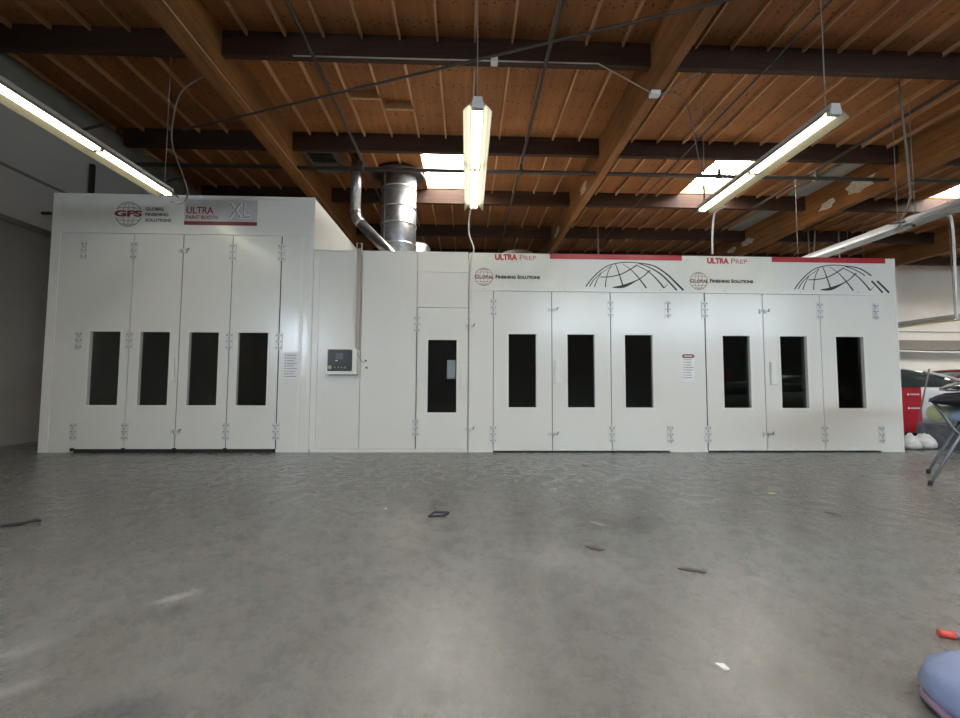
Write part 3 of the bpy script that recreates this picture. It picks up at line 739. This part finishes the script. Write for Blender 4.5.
MB().box(-2.105, -2.07, F-.119, F-.116, 1.445, 1.458).build('status_label', 'paper', fp)
MB().lathe([(.0, -.135), (.028, -.13), (.032, -.116)], (-2.19, F, 1.345), 14, 'y').build('emergency_button', 'button_yellow', fp)
for k, x in enumerate((-2.115, -2.06, -2.01, -1.955)):
    MB().lathe([(.0, -.126), (.012 if k < 3 else .017, -.124), (.014 if k < 3 else .02, -.116)], (x, F, 1.345), 10, 'y').build('button', 'button_grey', fp)
for x in (-2.215, -1.86):
    for z in (1.30, 1.612): MB().tube([(x, F-.118, z), (x, F-.116, z)], .006, 8).build('screw', 'button_grey', fp)
cp.location.x += .03
cc = empty('wall_conduit', (-1.75, F, 1.64), 'tan conduit rising from the control panel up past the booth top', 'conduit')
MB().box(-1.792, -1.728, F-.045, F-.012, 1.640, 3.28).build('conduit_run', 'tan_conduit', cc)
MB().tube([(-1.80, F-.03, 3.25), (-1.80, F-.03, 3.37), (-1.72, F-.03, 3.37), (-1.72, F-.03, 3.25)], .010, 8).build('top_clip', 'booth_trim', cc)
pipe('sensor_wire', [(-1.765, F-.06, 1.66), (-1.74, F-.03, 1.55), (-1.70, F-.012, 1.46), (-1.655, F-.008, 1.42)], .005, 'cable_grey', 'thin wire curling from the conduit to the wall holes', 'wire')
for z in (1.455, 1.345):
    tag(MB().lathe([(.0, -.012), (.018, -.010), (.02, 0)], (-1.63+(.015 if z < 1.4 else 0), F, z), 12, 'y').build('wall_screw', 'steel_screw'), ('upper' if z > 1.4 else 'lower') + ' small dark screw right of the control panel', 'screw', 'screws beside the control panel')

# ------------------------------------------------------------------ ducts on the roof
ds = empty('exhaust_duct', (-1.62, 10.1, 3.25), 'wide galvanised exhaust duct rising from the booth roof through the ceiling', 'duct')
MB().lathe([(.43, 3.256), (.43, DECK-.02)], (-1.72, 10.1, 0), 40).build('duct_pipe', 'galvanised', ds)
for z in (4.45, 4.95, 5.36, 5.85):
    MB().lathe([(.43, z), (.446, z+.005), (.446, z+.03), (.43, z+.035)], (-1.72, 10.1, 0), 40).build('duct_collar', 'galv_seam', ds)
MB().box(-2.02, -1.995, 9.745, 9.79, 3.25, 6.25).build('duct_seam', 'galv_seam', ds)
MB().lathe([(.44, DECK-.13), (.62, DECK-.10), (.62, DECK-.07), (.44, DECK-.04)], (-1.72, 10.1, 0), 40).build('ceiling_flashing', 'iron_pipe', ds)
d2 = MB().lathe([(.36, 3.256), (.36, 4.75), (.30, 4.85)], (-1.38, 11.15, 0), 32)
tag(d2.build('exhaust_duct', 'galvanised'), 'shorter galvanised duct half hidden behind the wide duct', 'duct')
sp = empty('small_duct', (-2.4, 9., 3.25), 'narrow bent galvanised pipe left of the wide exhaust duct', 'duct')
MB().tube([(-2.54, 9.2, 6.30), (-2.54, 9.2, 4.95)], .115, 20).build('duct_pipe', 'galvanised', sp)
MB().tube([(-2.54, 9.2, 4.95), (-2.53, 9.2, 4.84), (-2.48, 9.2, 4.75), (-2.41, 9.2, 4.68)], .118, 20).build('duct_elbow', 'galvanised', sp)
MB().tube([(-2.32, 9.2, 4.68), (-1.15, 9.2, 3.52)], .115, 20).build('duct_pipe', 'galvanised', sp) if False else MB().tube([(-2.41, 9.2, 4.68), (-1.72, 8.7, 3.92), (-1.27, 8.5, 3.40)], .115, 20).build('duct_pipe', 'galvanised', sp)
for z in (4.97, 4.70):
    MB().lathe([(.118, z-.015), (.128, z-.012), (.128, z+.012), (.118, z+.015)], (-2.54 if z > 4.8 else -2.43, 9.2, 0), 24).build('duct_collar', 'galv_seam', sp)
# dark fan housings far behind on the booth roof
for x, lab in ((.95, 'dark fan housing behind the booth sign left of the wooden girder'), (2.0, 'dark fan housing on the booth roof just right of the wooden girder foot')):
    pass
fh = MB().lathe([(.0, 4.62), (.42, 4.60), (.46, 4.45), (.40, 4.30), (.36, 3.25)], (1.35, 11.0, 0), 24)
tag(fh.build('roof_fan', 'iron_pipe'), 'dark round fan housing showing above the booth top left of the girder', 'fan')

# ------------------------------------------------------------------ far right: cars, cabinet, stand
struct(MB().box(XL, XR, YF-.5, YF, 2.55, 2.95).build('trim_%d' % n, 'ledge_metal')); n += 1
struct(MB().box(10, XR, YF-.02, YF+.0, 3.35, 3.38).build('trim_%d' % n, 'ledge_metal')); n += 1
pipe('hanging_cable', [(12., 16.2, 3.0), (14., 16.0, 2.75), (17, 15.8, 2.45), (20, 15.6, 2.40), (22.9, 15.5, 2.6)], .03, 'cable_white', 'pale cable sagging along the far wall above the cars', 'cable')

def car(name, cx, cy, z, flip, body, label, sc=1.):
    r = empty(name, (cx, cy, z), label, 'car')
    s = -1 if flip else 1
    def X(u): return cx+s*u*sc
    # lower body: stations along length (u, half width, z low, z belt)
    st = [(-2.25, .62, .42, .92), (-2.15, .80, .30, 1.08), (-1.6, .90, .22, 1.14), (-.6, .92, .20, 1.12), (.5, .92, .20, 1.11), (1.2, .91, .22, 1.08), (1.8, .87, .26, .98), (2.15, .76, .32, .84), (2.28, .55, .42, .66)]
    secs = []
    for u, hw, zl, zb in st:
        sec = []
        for k in range(16):
            a = 2*PI*k/16; cy_, cz_ = math.cos(a), math.sin(a)
            px = hw*math.copysign(abs(cy_)**.45, cy_); pz = (zl+zb)/2+(zb-zl)/2*math.copysign(abs(cz_)**.55, cz_)
            sec.append((X(u), cy+px*sc, z+pz*sc))
        secs.append(sec)
    MB().loft(secs).build('body', body, r)
    gs = [(-2.0, .60, 1.02, 1.10), (-1.5, .66, 1.02, 1.30), (-.9, .66, 1.02, 1.41), (-.1, .66, 1.02, 1.43), (.35, .65, 1.02, 1.37), (.9, .66, 1.02, 1.22), (1.35, .64, 1.0, 1.07)]
    secs = []
    for u, hw, zl, zb in gs:
        secs.append([(X(u), cy+a*sc, z+b*sc) for a, b in ((-hw-.16, zl), (-hw, zb-.03), (-hw+.12, zb), (hw-.12, zb), (hw, zb-.03), (hw+.16, zl))])
    MB().loft(secs).build('windscreen', 'car_glass', r)
    secs = []
    for u, zb in ((-1.45, 1.315), (-.9, 1.425), (-.1, 1.445), (.36, 1.372)):
        secs.append([(X(u), cy+a*sc, z+b*sc) for a, b in ((-.67, zb-.05), (-.56, zb-.01), (-.3, zb+.01), (.3, zb+.01), (.56, zb-.01), (.67, zb-.05), (.5, zb-.04), (-.5, zb-.04))])
    MB().loft(secs).build('roof', body, r)
    for sy in (-1, 1):
        MB().tube([(X(.36), cy+sy*.62*sc, z+1.36*sc), (X(.9), cy+sy*.68*sc, z+1.225*sc), (X(1.35), cy+sy*.74*sc, z+1.07*sc)], .03*sc, 6).build('pillar', body, r)
        for u in (-1.4, 1.4):
            w = MB().lathe([(.20, -.10), (.31, -.11), (.33, -.06), (.33, .06), (.31, .11), (.20, .10)], (X(u), cy+sy*.84*sc, z+.33), 24, 'y').build('wheel', 'tyre', r)
            MB().lathe([(.0, -.115), (.19, -.11), (.20, .11), (.0, .115)], (X(u), cy+sy*.84*sc, z+.33), 20, 'y').build('rim', 'rim_grey', w)
        MB().lathe([(.0, -.05), (.09, -.04), (.11, .02), (.10, .10)], (X(2.06), cy+sy*.62*sc, z+.66*sc), 14, 'x').build('headlight', 'car_glass', r)
    return r
car('car', 9.95, 9.65, .0, False, 'car_white', 'white car parked behind the red tool cabinet', 1.04)
car('car', 16.3, 13.2, 0, True, 'car_red', 'dark red car far behind the white one', 1.12)

rc = empty('tool_cabinet', (8.55, 8.15, 0), 'tall red tool cabinet on castors behind the right end of the booth', 'cabinet')
body = MB().box(8.15, 9.00, 7.90, 8.40, .12, 1.06).build('body', 'red_cabinet', rc, bevel=.012)
for z0, z1 in ((.14, .36), (.38, .60), (.62, .82), (.84, 1.03)):
    dr = MB().box(8.18, 8.97, 7.885, 7.90, z0, z1).build('drawer', 'red_cabinet', rc)
for z, zz in ((.92, 1), (.46+.19, 2)):
    b = MB().lathe([(.0, -.004), (.022, -.004), (.022, 0)], (8.70, 7.883, z), 12, 'y')
    for k in range(6): b.box(8.74+.032*k, 8.762+.032*k, 7.879, 7.883, z-.013, z+.013)
    b.build('maker_mark', 'paper', rc)
MB().box(8.14, 9.01, 7.89, 8.41, 1.06, 1.085).build('top', 'black_rubber', rc)
for x in (8.22, 8.92):
    for y in (7.97, 8.33): MB().lathe([(.03, -.02), (.06, -.02), (.06, .02), (.03, .02)], (x, y, .06), 14, 'x').build('castor', 'tyre', rc)
br = empty('broom', (8.47, 7.62, 0), 'broom leaning against the red cabinet, handle up', 'broom')
MB().tube([(8.50, 7.60, .20), (9.10, 7.83, 1.42)], .014, 8).build('handle', 'broom_wood', br)
MB().box(8.33, 8.63, 7.57, 7.63, .0, .2).build('brush', 'tyre', br)
for x, y, s_, lab in ((7.70, 6.98, .13, 'crumpled white bag on the floor beside the booth corner'), (7.99, 7.02, .15, 'larger crumpled white bag right of the small one below the broom')):
    b = MB(); rd = random.Random(int(x*10)); prof = [(s_*.55, 0), (s_*.95, .03), (s_, .09), (s_*.8, .17), (s_*.45, .22), (s_*.2, .24)]
    b.lathe(prof, (x, y, 0), 18)
    for v in b.bm.verts:
        q = 1+.35*(rd.random()-.5); v.co.x = x+(v.co.x-x)*q; v.co.y = y+(v.co.y-y)*q; v.co.z *= 1+.3*(rd.random()-.5)
    tag(b.build('plastic_bag', 'bag_white'), lab, 'bag', 'white bags near the booth corner')
cr_ = empty('storage_crate', (8.9, 7.0, 0), 'grey blue crate of parts behind the folding stand', 'crate')
b = MB()
b.box(8.30, 9.60, 6.62, 6.66, .05, .42).box(8.30, 9.60, 7.36, 7.40, .05, .42).box(8.30, 8.34, 6.66, 7.36, .05, .42).box(9.56, 9.60, 6.66, 7.36, .05, .42).box(8.30, 9.60, 6.62, 7.40, 0, .05)
b.build('crate_body', 'crate_grey', cr_)
MB().box(8.28, 9.62, 6.59, 6.62, .10, .13).build('crate_rail', 'cable_white', cr_)
for i in range(5):
    x = 8.45+.24*i
    o = MB().lathe([(.06, 0), (.09, .03), (.09, .30), (.05, .36), (.05, .44)], (x, 6.85+.1*(i % 2), .05), 14).build('spray_bottle', ('crate_grey', 'bag_white', 'car_silver')[i % 3])
    tag(o, 'bottle standing in the grey crate, %s from the left' % ('first', 'second', 'third', 'fourth', 'fifth')[i], 'bottle', 'bottles in the grey crate')

st_ = empty('folding_stand', (5.9, 4.8, 0), 'grey folding stand with crossed legs at the right edge holding car parts', 'stand')
def SK(y): return (y-4.5)*1.12    # the stand is turned, its far side sits further right
for y in (4.50, 5.10):
    for pts in (((5.14, 0.012), (5.80, .94)), ((5.93, .012), (5.27, .94))):
        k = SK(y); yy = y+(.02 if pts[0][0] > 5.5 else -.02)
        MB().tube([(pts[0][0]+k, yy, pts[0][1]), (pts[1][0]+k, yy, pts[1][1])], .016, 8).build('leg', 'stand_grey', st_)
        MB().tube([(pts[0][0]+k, yy, 0), (pts[0][0]+k+(.012 if pts[0][0] < 5.5 else -.012), yy, .05)], .021, 8).build('rubber_foot', 'tyre', st_)
for x, z in ((5.80, .935), (5.27, .935), (5.535, .58), (5.62, .665), (5.45, .665)):
    MB().tube([(x+SK(4.45), 4.45, z), (x+SK(5.15), 5.15, z)], .012, 8).build('crossbar', 'stand_grey', st_)
def skew(secs): return [[(x+(y-4.42)*1.0, y, z) for x, y, z in sec] for sec in secs]
secs = []
for t, zt, zb in ((0, .945, .925), (.06, .985, .905), (.16, 1.015, .885), (.4, 1.03, .870), (1, 1.035, .860)):
    x = 5.12+1.6*t; w_ = .15+.85*min(1, t/.3)
    y1 = 4.42+.66*w_
    secs.append([(x, 4.34, zb), (x, 4.30, (zb+zt)/2), (x, 4.36, zt-.01), (x, 4.44, zt), (x, y1-.02, zt), (x, y1, zt-.03), (x, y1-.02, .955 if zt > .96 else zt-.02), (x, 4.40, .955 if zt > .96 else zt-.02), (x, 4.385, zb)])
bkp = MB().loft(skew(secs)).build('bumper_cover', 'car_black'); tag(bkp, 'black pointed bumper cover lying on the folding stand', 'bumper cover')
MB().tube([(5.56, 4.285, .945), (5.56, 4.31, .945)], .016, 10).build('badge', 'rim_grey', bkp)
secs = []
for t, zt in ((0, 1.075), (.08, 1.125), (.2, 1.155), (.5, 1.175), (1, 1.18)):
    x = 5.34+1.5*t
    secs.append([(x, 4.52, 1.040), (x, 4.46, 1.065), (x, 4.50, zt-.03), (x, 4.60, zt), (x, 4.98, zt), (x, 5.00, 1.04)])
sv = MB().loft(skew(secs)).build('fender_panel', 'car_silver'); tag(sv, 'silver car panel lying on top of the black bumper cover', 'car panel')
MB().prism([(5.43, 1.070), (5.52, 1.10), (5.60, 1.075), (5.55, 1.058)], 'y', 4.46, 4.56).build('lamp_opening', 'car_black', sv)
rl = empty('wrapped_roll', (5.9, 4.8, .72), 'pale blue wrapped roll with yellow end resting inside the folding stand', 'roll')
MB().lathe([(.02, 5.66), (.075, 5.67), (.09, 5.72), (.095, 6.0), (.095, 6.7), (.02, 6.71)], (0, 4.78, .775), 20, 'x').build('roll_body', 'blue_wrap', rl)
MB().lathe([(.02, 5.56), (.07, 5.565), (.095, 5.59), (.098, 5.65), (.08, 5.69)], (0, 4.78, .775), 20, 'x').build('roll_end', 'yellow_wrap', rl)

# behind the viewer, seen only mirrored in the door panes
car('car', 12.6, -2.6, 0, True, 'car_silver', 'silver car parked behind the viewer, mirrored in the right door panes', 1.)
sh = empty('storage_rack', (10.2, -4.2, 0), 'steel storage rack behind the viewer, mirrored in the right door panes', 'rack')
for x in (8.9, 11.3):
    for y in (-4.5, -3.9): MB().box(x-.03, x+.03, y-.03, y+.03, 0, 2.6).build('upright', 'stand_grey', sh)
for z in (.4, 1.1, 1.8, 2.5): MB().box(8.9, 11.3, -4.5, -3.9, z, z+.05).build('shelf', 'fixture_grey', sh)
rd = random.Random(11)
for z in (.451, 1.151, 1.851):
    x = 9.05
    while x < 11.0:
        w_ = .25+.25*rd.random(); h_ = .25+.25*rd.random()
        o = MB().box(x, x+w_, -4.4, -3.98, z, z+h_).box(x+.02, x+w_-.02, -4.38, -4.0, z+h_, z+h_+.02).build('storage_bin', rd.choice(['crate_grey', 'bag_white', 'red_cabinet', 'scrap_black']))
        tag(o, 'bin on the storage rack behind the viewer', 'bin', 'bins on the storage rack')
        x += w_+.08

# ------------------------------------------------------------------ foreground bits on the floor
b = MB(); secs = []
bg = empty('blue_bag', (1.76, 1.32, 0), 'pale blue rounded plastic bag at the bottom right corner', 'bag')
b.lathe([(.17, .0), (.225, .03), (.245, .08), (.225, .13), (.17, .175), (.09, .20), (.01, .205)], (1.800, 1.31, 0), 40)
rd = random.Random(3)
for v in b.bm.verts:
    a = math.atan2(v.co.y-1.31, v.co.x-1.800); q = 1+.03*math.sin(3*a+1)+.018*math.sin(7*a+v.co.z*30)
    v.co.x = 1.800+(v.co.x-1.800)*q; v.co.y = 1.31+(v.co.y-1.31)*q
b.build('bag_body', 'pale_blue_plastic', bg)
pts = [(1.800+.236*math.cos(a), 1.31+.236*math.sin(a), .028+.012*math.sin(5*a)) for a in [PI*.62+PI*.85*k/20 for k in range(21)]]
MB().tube(pts, .016, 8, r2=.012).build('bag_seam', 'mauve_plastic', bg)
mk = empty('marker_pen', (2.2, 1.79, 0), 'red capped marker lying on the concrete at the right edge', 'marker')
MB().tube([(2.105, 1.835, .015), (2.155, 1.815, .015)], .015, 12).build('cap', 'marker_red', mk)
MB().tube([(2.155, 1.815, .015), (2.31, 1.76, .015)], .0135, 12).build('barrel', 'marker_body', mk)

def scrap(name, pts, m, label, cat, z=.004, group=None, h=.004):
    b = MB(); A = [b.bm.verts.new((x, y, .0)) for x, y in pts]; B_ = [b.bm.verts.new((x, y, h+.004*random.random())) for x, y in pts]; k = len(pts)
    for i in range(k): b.bm.faces.new((A[i], A[(i+1) % k], B_[(i+1) % k], B_[i]))
    b.bm.faces.new(A[::-1]); b.bm.faces.new(B_)
    return tag(b.build(name, m), label, cat, group)
pipe('rubber_strip', [(-3.54, 3.325, .009), (-3.50, 3.355, .010), (-3.45, 3.36, .012), (-3.41, 3.38, .02), (-3.375, 3.41, .025), (-3.35, 3.42, .012)], .012, 'scrap_black', 'curled black rubber strip on the floor at the left', 'rubber strip')
ring = MB()
sq = [(-.31, 3.50), (-.175, 3.52), (-.145, 3.60), (-.27, 3.61)]
ring.tube([(x, y, .008) for x, y in sq+[sq[0]]], .008, 6)
o = ring.build('floor_frame', 'scrap_black'); tag(o, 'small dark square frame lying on the floor below the single door', 'frame')
MB().box(-.285, -.17, 3.52, 3.595, 0.001, .004).build('frame_plate', 'crate_grey', o)
scrap('paper_scrap', [(3.08, 4.17), (3.16, 4.18), (3.17, 4.21), (3.11, 4.22)], 'scrap_yellow', 'yellow scrap lying on the floor before the right doors', 'scrap')
scrap('debris_piece', [(3.11, 3.56), (3.15, 3.55), (3.19, 3.50), (3.19, 3.47), (3.14, 3.51)], 'scrap_brown', 'dark sliver on the floor before the right doors', 'debris', group='dark debris on the floor')
scrap('debris_piece', [(.82, 2.87), (.88, 2.85), (.93, 2.80), (.90, 2.79), (.85, 2.82)], 'scrap_brown', 'dark flat chip on the floor below the first wide door, left of the larger leaf', 'debris', group='dark debris on the floor')
scrap('debris_piece', [(1.28, 2.515), (1.33, 2.52), (1.39, 2.50), (1.43, 2.47), (1.41, 2.45), (1.37, 2.475), (1.31, 2.495)], 'scrap_brown', 'largest dark leaf like scrap in the middle of the floor', 'debris', group='dark debris on the floor')
scrap('debris_piece', [(1.55, 5.62), (1.63, 5.62), (1.66, 5.58), (1.58, 5.57)], 'scrap_brown', 'small dark speck near the foot of the wide doors', 'debris', group='dark debris on the floor')
scrap('chip', [(.995, 1.68), (1.03, 1.675), (1.035, 1.645), (1.01, 1.65)], 'scrap_white', 'small white chip on the floor at the lower right', 'chip')
scrap('chip', [(1.00, 3.36), (1.07, 3.30), (1.09, 3.27), (1.08, 3.25), (1.01, 3.33)], 'scrap_grey', 'pale thin splinter on the dark stain in mid floor', 'chip')
scrap('chip', [(-.72, 3.72), (-.70, 3.72), (-.70, 3.75), (-.72, 3.75)], 'scrap_white', 'tiny white speck left of the small square frame', 'chip')

# ------------------------------------------------------------------ world, camera
w = bpy.data.worlds.new('world'); S.world = w; w.use_nodes = True
w.node_tree.nodes['Background'].inputs[0].default_value = (.5, .6, .7, 1); w.node_tree.nodes['Background'].inputs[1].default_value = .3
cam = bpy.data.cameras.new('camera'); co = bpy.data.objects.new('camera', cam); COL.objects.link(co); S.camera = co
p, y, r = .0563361517, .0315347560, .00455523130
f = Vector((math.sin(y)*math.cos(p), math.cos(y)*math.cos(p), math.sin(p)))
r0 = Vector((math.cos(y), -math.sin(y), 0)); u0 = r0.cross(f)
rt = math.cos(r)*r0+math.sin(r)*u0; up = -math.sin(r)*r0+math.cos(r)*u0
M = Matrix.Identity(4)
for i in range(3): M[i][0] = rt[i]; M[i][1] = up[i]; M[i][2] = -f[i]
M.translation = (0, 0, 1.12); co.matrix_world = M
cam.sensor_width = 36; cam.lens = 412.13/960*36; cam.clip_start = .05; cam.clip_end = 200
S.view_settings.view_transform = 'Standard'; S.view_settings.look = 'None'; S.view_settings.gamma = 1; S.view_settings.use_curve_mapping = False
S.view_settings.exposure = .17
S.cycles.max_bounces = 8; S.cycles.diffuse_bounces = 4; S.cycles.glossy_bounces = 4; S.cycles.transparent_max_bounces = 8
S.cycles.caustics_reflective = False; S.cycles.caustics_refractive = False
S.cycles.sample_clamp_indirect = 6
S.cycles.use_denoising = True
